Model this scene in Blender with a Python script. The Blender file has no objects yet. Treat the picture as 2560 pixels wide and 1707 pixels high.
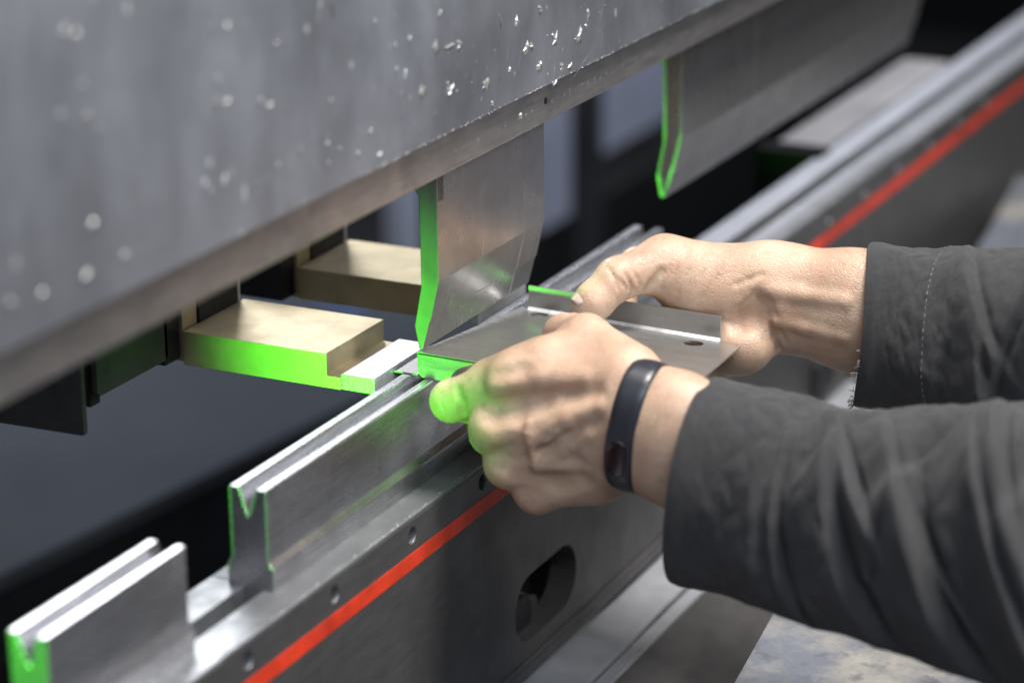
import bpy, bmesh, math, random
import numpy as np
from mathutils import Vector, Matrix, Euler
random.seed(7); rng = np.random.default_rng(7)
sc = bpy.context.scene
MM = 0.001
# ---------------------------------------------------------------- camera (millimetres: X along the machine, Y into it, Z up; origin at the punch tip)
cam = bpy.data.cameras.new('camera'); camo = bpy.data.objects.new('camera', cam); sc.collection.objects.link(camo); sc.camera = camo
RX = [[0.4370011, -0.2932646, 0.8503093], [-0.8994201, -0.133464, 0.4162101], [-0.008574, -0.9466696, -0.322092]]
camo.matrix_world = Matrix(((RX[0][0], -RX[0][1], -RX[0][2], -1167.379*MM), (RX[1][0], -RX[1][1], -RX[1][2], -626.866*MM), (RX[2][0], -RX[2][1], -RX[2][2], 454.711*MM), (0, 0, 0, 1)))
cam.sensor_width = 36.0; cam.sensor_fit = 'HORIZONTAL'; cam.lens = 90.84; cam.clip_start = 0.05; cam.clip_end = 60
cam.dof.use_dof = True; cam.dof.focus_distance = 1.42; cam.dof.aperture_fstop = 3.7; cam.dof.aperture_blades = 9
# ---------------------------------------------------------------- workshop light: dim even surroundings, ceiling lamps, added unseen fill lamps, the green safety laser
w = bpy.data.worlds.new('World'); sc.world = w; w.use_nodes = True
w.node_tree.nodes['Background'].inputs[0].default_value = (0.80, 0.86, 1.0, 1); w.node_tree.nodes['Background'].inputs[1].default_value = 0.11
def area(name, loc, tgt, size, size_y, watts, col):
    l = bpy.data.lights.new(name, 'AREA'); l.shape = 'RECTANGLE'; l.size = size; l.size_y = size_y; l.energy = watts; l.color = col
    o = bpy.data.objects.new(name, l); sc.collection.objects.link(o); o.location = Vector(loc)*MM
    o.rotation_euler = (Vector(tgt)-Vector(loc)).to_track_quat('-Z', 'Y').to_euler(); return o
area('ceiling_or_fill', (60, -560, 1700), (80, -120, 0), .7, .35, 50, (1, .96, .91))
area('machine_lamp', (-250, -1480, 1150), (0, 0, 0), .26, .2, 11, (1, .97, .92))
area('ceiling_or_fill', (1450, 1500, 1400), (-100, 0, -20), 1.1, .6, 42, (.95, .97, 1))
area('ceiling_or_fill', (-1700, -1300, 1700), (-100, 0, 150), 1.2, .6, 28, (.76, .86, 1))  # added cool fill, no such lamp seen, brightens the ram face
area('ceiling_or_fill', (1900, 250, 1000), (1850, 700, -350), .8, .3, 15, (.85, .88, 1))  # added unseen fill, only there to light the rear guard panels
sp = bpy.data.lights.new('safety_laser', 'SPOT'); sp.energy = 10500; sp.color = (.10, 1, .03); sp.spot_size = math.radians(1.34); sp.spot_blend = 1.0; sp.shadow_soft_size = .05
spo = bpy.data.objects.new('safety_laser', sp); sc.collection.objects.link(spo); spo.location = Vector((-6000, 25, -80))*MM
spo.rotation_euler = Vector((6000, 0, 77)).to_track_quat('-Z', 'Y').to_euler()
vs = sc.view_settings; vs.view_transform = 'Standard'; vs.look = 'None'; vs.exposure = .36; vs.gamma = 1; vs.use_curve_mapping = False
# ---------------------------------------------------------------- materials
def new_mat(name):
    m = bpy.data.materials.new(name); m.use_nodes = True; nt = m.node_tree; return m, nt, nt.nodes['Principled BSDF']
def node(nt, t, **kw):
    n = nt.nodes.new(t)
    for k, v in kw.items():
        if k.startswith('i_'): n.inputs[k[2:].replace('_', ' ')].default_value = v
        else: setattr(n, k, v)
    return n
def coords(nt, scale=(1, 1, 1), rot=(0, 0, 0)):
    tc = node(nt, 'ShaderNodeTexCoord'); mp = node(nt, 'ShaderNodeMapping'); mp.inputs['Scale'].default_value = scale; mp.inputs['Rotation'].default_value = rot
    nt.links.new(tc.outputs['Object'], mp.inputs['Vector']); return mp.outputs['Vector']
def noise(nt, vec, scale, detail=4, rough=.55, dist=0):
    n = node(nt, 'ShaderNodeTexNoise'); n.inputs['Scale'].default_value = scale; n.inputs['Detail'].default_value = detail; n.inputs['Roughness'].default_value = rough; n.inputs['Distortion'].default_value = dist
    nt.links.new(vec, n.inputs['Vector']); return n.outputs['Fac']
def ramp(nt, fac, stops):
    r = node(nt, 'ShaderNodeValToRGB'); e = r.color_ramp.elements
    while len(e) < len(stops): e.new(.5)
    for i, (p, c) in enumerate(stops): e[i].position = p; e[i].color = (c if isinstance(c, tuple) else (c, c, c))+(1,)
    nt.links.new(fac, r.inputs['Fac']); return r.outputs['Color']
def mix(nt, fac, a, b, mode='MIX'):
    m = node(nt, 'ShaderNodeMix', data_type='RGBA', blend_type=mode)
    for s, v in (('Factor', fac), ('A', a), ('B', b)):
        i = [x for x in m.inputs if x.name == s and (x.type == ('VALUE' if s == 'Factor' else 'RGBA'))][0]
        if isinstance(v, (int, float)): i.default_value = v
        elif isinstance(v, tuple): i.default_value = v+(1,) if len(v) == 3 else v
        else: nt.links.new(v, i)
    return [x for x in m.outputs if x.type == 'RGBA'][0]
def bump(nt, b, h, strength, dist):
    n = node(nt, 'ShaderNodeBump'); n.inputs['Strength'].default_value = strength; n.inputs['Distance'].default_value = dist
    nt.links.new(h, n.inputs['Height'])
    if b.inputs['Normal'].links: nt.links.new(b.inputs['Normal'].links[0].from_socket, n.inputs['Normal'])
    nt.links.new(n.outputs['Normal'], b.inputs['Normal'])
def plain(name, col, rough=.5, metal=0.0, var=.25, scale=60, bmp=.0):
    m, nt, b = new_mat(name); v = coords(nt); f = noise(nt, v, scale, 5)
    c = mix(nt, 1.0, col, ramp(nt, f, [(.25, 1-var), (.75, 1+var*.6)]), 'MULTIPLY'); nt.links.new(c, b.inputs['Base Color'])
    b.inputs['Metallic'].default_value = metal
    nt.links.new(ramp(nt, noise(nt, v, scale*2.3, 4), [(.3, max(rough-.1, .03)), (.7, min(rough+.12, 1))]), b.inputs['Roughness'])
    if bmp: bump(nt, b, noise(nt, v, scale*8, 3), bmp, .0004)
    return m
def steel(name, col, rough, brush=(900, 40, 40), metal=1.0, var=.18, stain=.35, aniso=0.0):
    """ground tool steel: fine grinding lines, cloudy oil stains, small nicks"""
    m, nt, b = new_mat(name); v = coords(nt); vb = coords(nt, brush)
    g = noise(nt, vb, 1.0, 5, .6); cl = noise(nt, v, 38, 5, .6, .4); fine = noise(nt, v, 900, 2)
    c = mix(nt, 1.0, col, ramp(nt, g, [(.3, 1-var), (.7, 1+var)]), 'MULTIPLY')
    c = mix(nt, 1.0, c, ramp(nt, cl, [(.3, 1-stain), (.62, 1.06)]), 'MULTIPLY')
    nt.links.new(c, b.inputs['Base Color']); b.inputs['Metallic'].default_value = metal
    r = mix(nt, .55, ramp(nt, cl, [(.3, min(rough+.16, 1)), (.7, max(rough-.04, .05))]), ramp(nt, g, [(.2, max(rough-.08, .05)), (.8, min(rough+.1, 1))]))
    nt.links.new(r, b.inputs['Roughness'])
    bump(nt, b, g, .035, .0003); bump(nt, b, fine, .02, .0002)
    return m
def ram_mat():
    m, nt, b = new_mat('scuffed_ram_steel'); v = coords(nt); vs_ = coords(nt, (20, 20, 9), (0, .12, 0))
    st = noise(nt, vs_, 1.0, 5, .6, .3); cl = noise(nt, v, 9, 5, .6)
    c = mix(nt, 1.0, (.27, .282, .318), ramp(nt, st, [(.25, .72), (.75, 1.16)]), 'MULTIPLY')
    c = mix(nt, 1.0, c, ramp(nt, cl, [(.3, .66), (.7, 1.16)]), 'MULTIPLY')
    # scuffs: thin random scratches and flecks down to bright metal
    sc_ = None
    for rot, s in (((0, .5, 0), (420, 1, 9)), ((0, -.35, 0), (380, 1, 12)), ((0, 1.1, 0), (500, 1, 14))):
        f = noise(nt, coords(nt, s, rot), 1.0, 2, .5); q = ramp(nt, f, [(.73, 0.0), (.78, 1.0)])
        sc_ = q if sc_ is None else mix(nt, 1.0, sc_, q, 'ADD')
    vo = node(nt, 'ShaderNodeTexVoronoi'); vo.inputs['Scale'].default_value = 85; vo.inputs['Randomness'].default_value = 1
    nt.links.new(coords(nt, (1, 1, .55)), vo.inputs['Vector'])
    fl = ramp(nt, vo.outputs['Distance'], [(.10, 1.0), (.17, 0.0)])
    gate = ramp(nt, noise(nt, v, 42, 3), [(.55, 0.0), (.63, 1.0)])
    fl = mix(nt, 1.0, fl, gate, 'MULTIPLY'); msk = mix(nt, 1.0, mix(nt, 1.0, sc_, ramp(nt, noise(nt, v, 30, 2), [(.52, 0.0), (.66, .5)]), 'MULTIPLY'), fl, 'ADD')
    c = mix(nt, msk, c, (.62, .62, .62)); nt.links.new(c, b.inputs['Base Color'])
    b.inputs['Metallic'].default_value = .55
    nt.links.new(ramp(nt, st, [(.3, .36), (.7, .52)]), b.inputs['Roughness'])
    bump(nt, b, msk, .25, .0006); bump(nt, b, noise(nt, v, 250, 4), .06, .0005)
    return m
def skin_mat():
    m, nt, b = new_mat('skin'); v = coords(nt)
    c = ramp(nt, noise(nt, v, 30, 4, .55), [(.22, (.33, .205, .135)), (.5, (.45, .31, .215)), (.75, (.56, .41, .30))])
    red = ramp(nt, noise(nt, v, 75, 3), [(.45, 0.0), (.7, .45)]); c = mix(nt, red, c, (.48, .27, .20))
    grime = ramp(nt, noise(nt, v, 140, 5, .65), [(.54, 0.0), (.72, .32)]); c = mix(nt, grime, c, (.20, .12, .08))
    nt.links.new(c, b.inputs['Base Color'])
    b.inputs['Subsurface Weight'].default_value = .22; b.inputs['Subsurface Radius'].default_value = (1, .35, .18); b.inputs['Subsurface Scale'].default_value = .0028
    nt.links.new(ramp(nt, noise(nt, v, 160, 4), [(.3, .32), (.7, .52)]), b.inputs['Roughness'])
    vo = node(nt, 'ShaderNodeTexVoronoi', feature='DISTANCE_TO_EDGE'); vo.inputs['Scale'].default_value = 620; nt.links.new(coords(nt, (1, .62, 1.0), (.5, .2, .3)), vo.inputs['Vector'])
    bump(nt, b, ramp(nt, vo.outputs['Distance'], [(0.0, 0.0), (.12, 1.0)]), .35, .0005)
    bump(nt, b, noise(nt, coords(nt, (260, 90, 200), (.3, .5, .4)), 1, 4), .42, .0008)
    return m
def cloth_mat(name, col):
    m, nt, b = new_mat(name); v = coords(nt)
    c = mix(nt, 1.0, col, ramp(nt, noise(nt, v, 26, 6, .65), [(.3, .72), (.7, 1.35)]), 'MULTIPLY')
    c = mix(nt, 1.0, c, ramp(nt, noise(nt, v, 420, 3), [(.35, .75), (.65, 1.25)]), 'MULTIPLY')
    geo = node(nt, 'ShaderNodeNewGeometry'); c = mix(nt, ramp(nt, geo.outputs['Pointiness'], [(.50, 0.0), (.60, .55)]), c, (col[0]*2.6, col[1]*2.6, col[2]*2.6))
    nt.links.new(c, b.inputs['Base Color']); b.inputs['Roughness'].default_value = .82
    b.inputs['Sheen Weight'].default_value = .12; b.inputs['Sheen Roughness'].default_value = .5
    uv = node(nt, 'ShaderNodeTexCoord').outputs['UV']
    for d, s in (('X', 1100), ('Y', 700)):
        wv = node(nt, 'ShaderNodeTexWave', bands_direction=d); wv.inputs['Scale'].default_value = s*.025; wv.inputs['Distortion'].default_value = .6; wv.inputs['Detail'].default_value = 1
        mp = node(nt, 'ShaderNodeMapping'); mp.inputs['Scale'].default_value = (10, 10, 1); nt.links.new(uv, mp.inputs['Vector']); nt.links.new(mp.outputs['Vector'], wv.inputs['Vector']); bump(nt, b, wv.outputs['Fac'], .4, .0005)
    bump(nt, b, noise(nt, v, 70, 6, .6), .35, .003)
    return m
M = dict(
    ram=ram_mat(), skin=skin_mat(),
    clamp=steel('clamp_steel', (.43, .41, .395), .36, (30, 30, 500), .9, .14, .25),
    punch=steel('punch_steel', (.35, .335, .33), .27, (300, 60, 30), .86, .04, .16),
    die=steel('die_steel', (.44, .44, .46), .25, (25, 700, 700), .9, .14, .25),
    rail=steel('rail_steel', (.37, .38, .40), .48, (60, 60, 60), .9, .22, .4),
    rail2=steel('dull_rail_steel', (.25, .255, .27), .46, (40, 60, 60), .75, .10, .16), void=plain('unlit_black', (.002, .002, .002), .9),
    face=steel('black_table_steel', (.112, .109, .108), .42, (40, 40, 220), .55, .10, .16),
    brass=steel('gauge_steel', (.55, .455, .275), .42, (45, 45, 45), .4, .04, .24),
    nose=steel('nose_steel', (.66, .67, .69), .36, (60, 500, 60), .6, .16, .2),
    sheet=steel('sheet_metal', (.42, .41, .395), .28, (300, 25, 300), .85, .04, .08),
    dark=plain('dark_oxide', (.025, .025, .027), .5, .3, .3), black=plain('black_cover', (.010, .011, .012), .75, 0, .3, 20),
    red=plain('red_tape', (.70, .046, .014), .45, 0, .5, 28, .1), bore=plain('bore_black', (.012, .012, .012), .5, .3),
    bright=plain('bare_metal_chip', (.44, .44, .43), .42, .6, .65, 260, .3),
    rearp=plain('rear_panel_paint', (.34, .36, .44), .6, 0, .25, 8), tray=plain('rear_tray_paint', (.030, .035, .043), .95, 0, .18, 4), blue=plain('blue_paint', (.035, .06, .13), .5, 0, .3),
    column=plain('rear_column', (.03, .032, .036), .6, 0, .3, 12), grey=plain('grey_block', (.20, .19, .185), .5, .3, .2, 15), floor=plain('floor', (.05, .052, .055), .7, 0, .3, 4),
    cloth=cloth_mat('work_jacket_cloth', (.021, .0205, .022)), rubber=plain('wristband_rubber', (.019, .020, .027), .36, 0, .12, 200), glass=plain('tracker_glass', (.012, .006, .008), .22, 0, .1),
    nail=plain('nail', (.52, .39, .34), .32, 0, .12, 300), thread=plain('loose_thread', (.24, .235, .225), .9, 0, .3), hplate=steel('blued_plate', (.10, .10, .10), .5, (60, 60, 300), .6, .1, .2), dent_shade=plain('dent_shadow_side', (.055, .057, .065), .5, .5, .3), label=plain('etched_dark', (.14, .13, .125), .5, .6, .8, 420), ledge=plain('ledge_steel', (.42, .43, .46), .4, .35, .2, 40), scuff=plain('dull_scuff', (.30, .30, .315), .45, .5, .5, 200), guard=plain('guard_paint', (.28, .31, .40), .6, 0, .15, 6),
    green=plain('green_plastic', (.06, .22, .08), .5))
def table_mat():
    m, nt, b = new_mat('scuffed_table_paint'); v = coords(nt)
    f = noise(nt, v, 9, 8, .72, .2); c = mix(nt, ramp(nt, f, [(.48, 0.0), (.66, 1.0)]), (.13, .142, .172), (.33, .31, .265))
    c = mix(nt, ramp(nt, noise(nt, v, 60, 5), [(.55, 0.0), (.68, .7)]), c, (.07, .075, .095)); nt.links.new(c, b.inputs['Base Color']); b.inputs['Roughness'].default_value = .55; b.inputs['Metallic'].default_value = .15
    bump(nt, b, f, .2, .001); return m
M['table'] = table_mat()
for k_ in ('tray', 'black', 'floor', 'column', 'blue', 'void'): M[k_].node_tree.nodes['Principled BSDF'].inputs['Specular IOR Level'].default_value = .08
# ---------------------------------------------------------------- mesh helpers
def link(name, me, mat, parent=None, bevel=0, smooth=False, seg=2):
    o = bpy.data.objects.new(name, me); sc.collection.objects.link(o); me.materials.append(M[mat] if isinstance(mat, str) else mat)
    if smooth: me.polygons.foreach_set('use_smooth', [True]*len(me.polygons))
    if parent: o.parent = parent
    if bevel:
        b = o.modifiers.new('bevel', 'BEVEL'); b.width = bevel*MM; b.segments = seg; b.limit_method = 'ANGLE'; b.angle_limit = math.radians(25); b.harden_normals = False
    return o
def fix(bm, name):
    bmesh.ops.recalc_face_normals(bm, faces=bm.faces); me = bpy.data.meshes.new(name); bm.to_mesh(me); bm.free(); return me
def raw(name, V, F, recalc=True):
    me = bpy.data.meshes.new(name); me.from_pydata([tuple(np.array(v)*MM) for v in V], [], [tuple(int(i) for i in f) for f in F])
    if recalc:
        bm = bmesh.new(); bm.from_mesh(me); bmesh.ops.recalc_face_normals(bm, faces=bm.faces); bm.to_mesh(me); bm.free()
    return me
def box_v(x0, x1, y0, y1, z0, z1):
    V = [(x, y, z) for x in (x0, x1) for y in (y0, y1) for z in (z0, z1)]
    return V, [(0, 1, 3, 2), (4, 6, 7, 5), (0, 4, 5, 1), (2, 3, 7, 6), (0, 2, 6, 4), (1, 5, 7, 3)]
def box(name, x, y, z, mat, parent=None, bevel=.6): return link(name, raw(name, *box_v(*x, *y, *z)), mat, parent, bevel)
def prism(name, prof, x0, x1, mat, parent=None, bevel=.35, axis=0):
    """outline in the other two axes, pushed along one axis"""
    n = len(prof); put = (lambda t, a, b: (t, a, b)) if axis == 0 else ((lambda t, a, b: (a, t, b)) if axis == 1 else (lambda t, a, b: (a, b, t)))
    V = [put(x0, a, b) for a, b in prof]+[put(x1, a, b) for a, b in prof]
    F = [tuple(range(n)), tuple(range(2*n-1, n-1, -1))]+[(i, (i+1) % n, n+(i+1) % n, n+i) for i in range(n)]
    return link(name, raw(name, V, F), mat, parent, bevel)
def many(name, parts, mat, parent=None, bevel=0):
    V, F = [], []
    for v, f in parts: o = len(V); V += list(v); F += [tuple(i+o for i in q) for q in f]
    return link(name, raw(name, V, F), mat, parent, bevel)
def thing(name, label, cat, loc=(0, 0, 0), group=None):
    o = bpy.data.objects.new(name, None); sc.collection.objects.link(o); o.empty_display_size = .02
    o['label'] = label; o['category'] = cat
    if group: o['group'] = group
    return o
def tag(o, label, cat, group=None):
    o['label'] = label; o['category'] = cat
    if group: o['group'] = group
    return o
def structure(o): o['kind'] = 'structure'; return o
def cyl_v(c, r, d, axis, n=20, r2=None):
    a = np.array(c, float); ax = np.array(axis, float); ax /= np.linalg.norm(ax); u = np.cross(ax, (0, 0, 1) if abs(ax[2]) < .9 else (1, 0, 0)); u /= np.linalg.norm(u); v = np.cross(ax, u); r2 = r if r2 is None else r2
    V = [a+(u*math.cos(t)+v*math.sin(t))*r for t in np.linspace(0, 2*math.pi, n, endpoint=False)]+[a+ax*d+(u*math.cos(t)+v*math.sin(t))*r2 for t in np.linspace(0, 2*math.pi, n, endpoint=False)]
    return V, [tuple(range(n)), tuple(range(2*n-1, n-1, -1))]+[(i, (i+1) % n, n+(i+1) % n, n+i) for i in range(n)]
def cut(o, parts):
    """real holes: exact boolean against short cutters, applied at once"""
    V, F = [], []
    for v, f in parts: k = len(V); V += list(v); F += [tuple(i+k for i in q) for q in f]
    c = bpy.data.objects.new('cutter', raw('cutter', V, F)); sc.collection.objects.link(c)
    m = o.modifiers.new('cut', 'BOOLEAN'); m.operation = 'DIFFERENCE'; m.object = c; m.solver = 'EXACT'
    while o.modifiers[0] != m: o.modifiers.move(o.modifiers.find('cut'), 0)
    bev = [x for x in o.modifiers if x.type == 'BEVEL']
    for x in bev: x.show_viewport = False
    dg = bpy.context.evaluated_depsgraph_get(); me = bpy.data.meshes.new_from_object(o.evaluated_get(dg))
    o.modifiers.remove(m); o.data = me
    for x in bev: x.show_viewport = True
    bpy.data.objects.remove(c)
# ---------------------------------------------------------------- hands: blended volumes -> one continuous skin mesh
class Vol:
    """signed distance volume in millimetres; parts are blended in, then meshed as one skin"""
    def __init__(s, lo, hi, h):
        s.lo = np.array(lo, float); s.h = h
        s.n = np.ceil((np.array(hi, float)-s.lo)/h).astype(int)+1
        s.v = np.full(s.n, 60.0, np.float32)
        s.ax = [s.lo[i]+h*np.arange(s.n[i]) for i in range(3)]
    def box(s, lo, hi):
        a = np.maximum(np.floor((np.array(lo)-s.lo)/s.h).astype(int), 0)
        b = np.minimum(np.ceil((np.array(hi)-s.lo)/s.h).astype(int)+1, s.n)
        sl = tuple(slice(a[i], max(b[i], a[i])) for i in range(3))
        X, Y, Z = np.meshgrid(*(s.ax[i][sl[i]] for i in range(3)), indexing='ij', sparse=True)
        return sl, X, Y, Z
    def merge(s, sl, d, k, cut=False):
        a = s.v[sl]
        if cut:
            d = -d; h = np.maximum(k-np.abs(a-d), 0)/k
            s.v[sl] = np.maximum(a, d)+h*h*k*0.25
        else:
            h = np.maximum(k-np.abs(a-d), 0)/k
            s.v[sl] = np.minimum(a, d)-h*h*k*0.25
    def cone(s, a, ra, b, rb, k=5, flat=None, cut=False):
        a = np.array(a, float); b = np.array(b, float); R = max(ra, rb)*1.0
        m = R*(1 if flat is None else 1)+k+4
        sl, X, Y, Z = s.box(np.minimum(a, b)-m, np.maximum(a, b)+m)
        px, py, pz = X-a[0], Y-a[1], Z-a[2]; ab = b-a; L = ab@ab
        t = np.clip((px*ab[0]+py*ab[1]+pz*ab[2])/max(L, 1e-9), 0, 1)
        dx, dy, dz = px-t*ab[0], py-t*ab[1], pz-t*ab[2]
        if flat is not None:      # squash the section along one direction: (nx,ny,nz,factor<1)
            n = np.array(flat[:3], float); n /= np.linalg.norm(n); q = (dx*n[0]+dy*n[1]+dz*n[2])*(1/flat[3]-1)
            dx, dy, dz = dx+q*n[0], dy+q*n[1], dz+q*n[2]
        d = np.sqrt(dx*dx+dy*dy+dz*dz)-(ra+(rb-ra)*t)
        if flat is not None: d = d*(0.5+0.5*flat[3])
        s.merge(sl, d.astype(np.float32), k, cut)
    def blob(s, c, r, k=6, rot=None, cut=False):
        c = np.array(c, float); r = np.array(r, float); m = r.max()+k+4
        sl, X, Y, Z = s.box(c-m, c+m); p = [X-c[0], Y-c[1], Z-c[2]]
        if rot is not None:
            M = np.array(Euler(rot).to_matrix()).T
            p = [M[i][0]*p[0]+M[i][1]*p[1]+M[i][2]*p[2] for i in range(3)]
        k0 = np.sqrt(sum((p[i]/r[i])**2 for i in range(3)))+1e-6
        k1 = np.sqrt(sum((p[i]/r[i]**2)**2 for i in range(3)))+1e-6
        s.merge(sl, (k0*(k0-1)/k1).astype(np.float32), k, cut)
    def chain(s, pts, k=5, fk=4):
        """a finger as its own volume, then joined on so that fingers stay apart"""
        f = Vol(s.lo, s.lo+s.h*(s.n-1), s.h) if False else None
        P = np.array([p[:3] for p in pts], float); m = max(p[3] for p in pts)+k+5
        sl, X, Y, Z = s.box(P.min(0)-m, P.max(0)+m)
        d = None
        for (p, q) in zip(pts[:-1], pts[1:]):
            a = np.array(p[:3], float); ab = np.array(q[:3], float)-a
            px, py, pz = X-a[0], Y-a[1], Z-a[2]
            t = np.clip((px*ab[0]+py*ab[1]+pz*ab[2])/(ab@ab), 0, 1)
            e = np.sqrt((px-t*ab[0])**2+(py-t*ab[1])**2+(pz-t*ab[2])**2)-(p[3]+(q[3]-p[3])*t)
            if d is None: d = e
            else:
                h = np.maximum(fk-np.abs(d-e), 0)/fk; d = np.minimum(d, e)-h*h*fk*0.25
        s.merge(sl, d.astype(np.float32), k)
    def snap(s, p, it=12):
        """move a point onto the present skin"""
        p = np.array(p, float)
        def at(q):
            g = np.clip((q-s.lo)/s.h, 1, s.n-2.001); i = g.astype(int); w = g-i; r = 0
            for a in (0, 1):
                for b in (0, 1):
                    for c in (0, 1):
                        r += (w[0] if a else 1-w[0])*(w[1] if b else 1-w[1])*(w[2] if c else 1-w[2])*s.v[i[0]+a, i[1]+b, i[2]+c]
            return r
        e = s.h
        for _ in range(it):
            d = at(p); g = np.array([at(p+np.eye(3)[j]*e)-at(p-np.eye(3)[j]*e) for j in range(3)]); n = np.linalg.norm(g)
            if n < 1e-6: break
            g /= n; p = p-g*np.clip(d, -4, 4)*0.8
        return p, g
    def ridge(s, pts, r, lift, k=3.0):
        q = [s.snap(p) for p in pts]; q = [p+g*(lift-r) for p, g in q]
        for a, b in zip(q[:-1], q[1:]): s.cone(a, r, b, r, k)
    def groove(s, pts, r, depth, k=1.5):
        q = [s.snap(p) for p in pts]; q = [p+g*(r-depth) for p, g in q]
        n = len(q)-1
        for i, (a, b) in enumerate(zip(q[:-1], q[1:])): s.cone(a, r, b, r, k, cut=True)
    def mesh(s):
        v = s.v; neg = v < 0
        c = [(i, j, l) for i in (0, 1) for j in (0, 1) for l in (0, 1)]
        S = lambda o, A: A[o[0]:A.shape[0]-1+o[0], o[1]:A.shape[1]-1+o[1], o[2]:A.shape[2]-1+o[2]]
        cnt = sum(S(o, neg).astype(np.int8) for o in c)
        act = np.argwhere((cnt > 0) & (cnt < 8))
        idx = np.full(cnt.shape, -1, np.int64); idx[tuple(act.T)] = np.arange(len(act))
        val = {o: v[tuple((act+np.array(o)).T)] for o in c}
        acc = np.zeros((len(act), 3)); num = np.zeros(len(act))
        for o in c:
            for x in range(3):
                if o[x] == 0:
                    q = list(o); q[x] = 1; q = tuple(q); A, B = val[o], val[q]
                    m = (A < 0) != (B < 0); t = np.where(m, A/np.where(m, A-B, 1), 0)
                    P = np.tile(np.array(o, float), (len(act), 1)); P[:, x] += t
                    acc[m] += P[m]; num[m] += 1
        V = s.lo+s.h*(act+acc/num[:, None]); F = []
        for x in range(3):
            y, z = (x+1) % 3, (x+2) % 3
            a = [slice(None)]*3; b = [slice(None)]*3; a[x] = slice(0, -1); b[x] = slice(1, None)
            e = np.argwhere(neg[tuple(a)] != neg[tuple(b)])
            e = e[(e[:, y] > 0) & (e[:, z] > 0) & (e[:, y] < s.n[y]-1) & (e[:, z] < s.n[z]-1)]
            flip = neg[tuple(e.T)]; ey = np.eye(3, dtype=int)[y]; ez = np.eye(3, dtype=int)[z]
            q = np.stack([idx[tuple((e-ey-ez).T)], idx[tuple((e-ez).T)], idx[tuple(e.T)], idx[tuple((e-ey).T)]], 1)
            q[~flip] = q[~flip][:, ::-1]; F.append(q)
        F = np.concatenate(F); F = F[(F >= 0).all(1)]
        return V, F
def left_hand():
    g = Vol((-66, -230, -92), (62, -8, 52), 1.15)
    up = (-.1, -.15, 1)
    # forearm and wrist (thumb side up, back of the hand to the left)
    g.cone((-29, -222, -42), 34, (-29, -160, -15.5), 33, 4, flat=(1, 0, 0, .72))
    g.cone((-29, -160, -15), 34, (-27, -136, -11), 32, 10, flat=(1, 0, 0, .66))
    # metacarpals fanning out to the knuckles
    for b, rb, m, rm in (((-24, -134, 7), 14, (-29, -71.5, 4), 14), ((-33, -134, -5), 14, (-35, -63.5, -23), 14.5),
                         ((-31, -134, -18), 13, (-31.5, -69.5, -43), 13.5), ((-24, -134, -30), 13, (-24, -82, -58.5), 13)):
        g.cone(b, rb, m, rm, 9)
    g.blob((-14, -100, -22), (19, 40, 36), 10, rot=(.25, 0, 0))
    g.blob((-8, -112, -38), (16, 30, 20), 10)
    # fingers
    g.chain([(-29, -71.5, 4, 13.0), (-24.5, -31.5, -16.5, 11.0), (-2, -29, -26, 9.6), (16, -36, -24, 8.4)], 6)
    g.chain([(-35, -63.5, -23, 13.5), (0, -42, -42, 11), (8, -64, -37, 10), (-4, -78, -34, 9)], 3)
    g.chain([(-31.5, -69.5, -43, 13), (4, -52, -57, 10.5), (10, -74, -52, 9.5), (-4, -86, -48, 8.5)], 3)
    g.chain([(-24, -82, -58.5, 12), (6, -68, -70, 9.5), (8, -86, -65, 8.5), (-4, -94, -60, 8)], 3)
    # thumb on top of the sheet
    g.chain([(-16, -130, 10, 17), (0, -98.3, 19.5, 12.8), (22, -76, 12.0, 10.6), (46, -70, 8.0, 8.6)], 9, 6)
    g.blob((-14, -92, 12), (12, 24, 13), 9)
    g.cone((-22, -84, 12), 11, (-20, -52, 0), 8.5, 7)
    g.blob((-16, -105, -46), (15, 24, 19), 9)
    # knuckle heads
    for p, r in (((-40, -63, -22), 10.5), ((-36.5, -69, -43), 9.5), ((-28, -82, -59), 9), ((-35, -71, 3), 10)): g.blob(p, (r, r, r), 6)
    # tendons, veins and hollows on the back of the hand
    V = g.groove; Rg = g.ridge
    V([(-46, -68, -11), (-44, -81, -7), (-42, -91, 1.6), (-41, -107, 6.3), (-44, -121, 6.6)], 9, 2.6, 5)
    V([(-46, -93.7, -26), (-47.7, -111, -14.4), (-48.7, -125, -3.7)], 7, 2.0, 4)
    V([(-46.4, -71, -36), (-45.5, -82, -31.6), (-45, -99, -29), (-44, -112.5, -31)], 7, 2.2, 4)
    V([(-44, -82, -42.7), (-39, -99.5, -46.6), (-38, -113, -43)], 8, 2.0, 4)
    V([(-44.4, -69.6, 9.6), (-40.6, -79, 12.6)], 6, 1.5, 4)
    Rg([(-46.8, -126, 2.9), (-48, -110, -9.8), (-47, -92.6, -22.4), (-45.6, -80, -31.6)], 4, 1.7, 4)
    Rg([(-48.6, -121, -13), (-45, -103, -27.7), (-44, -90, -38.6)], 3.2, 1.1, 4)
    Rg([(-39.6, -114, 11.5), (-41.4, -91, 6.3), (-41.6, -66, 1)], 4, 1.2, 4)
    Rg([(-47.8, -87, -12), (-47.7, -89, -22), (-45, -88, -34)], 1.8, .9, 2.5)
    Rg([(-47, -104, -14), (-46, -98, -20), (-46, -88, -18)], 1.5, .7, 2)
    V([(-35.9, -41, -5), (-37.6, -44, -11), (-33.8, -43, -19.5)], 2.5, 1.2, 2.5)
    for q in range(4):
        o = np.array((0, -2.1*q, 1.5*q)); V([np.array(p)+o for p in ((-33, -23.5, -13), (-34.4, -24.7, -17), (-34, -27, -22.4), (-31, -30.5, -26))], .55, .4, .8)
    return g
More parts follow.
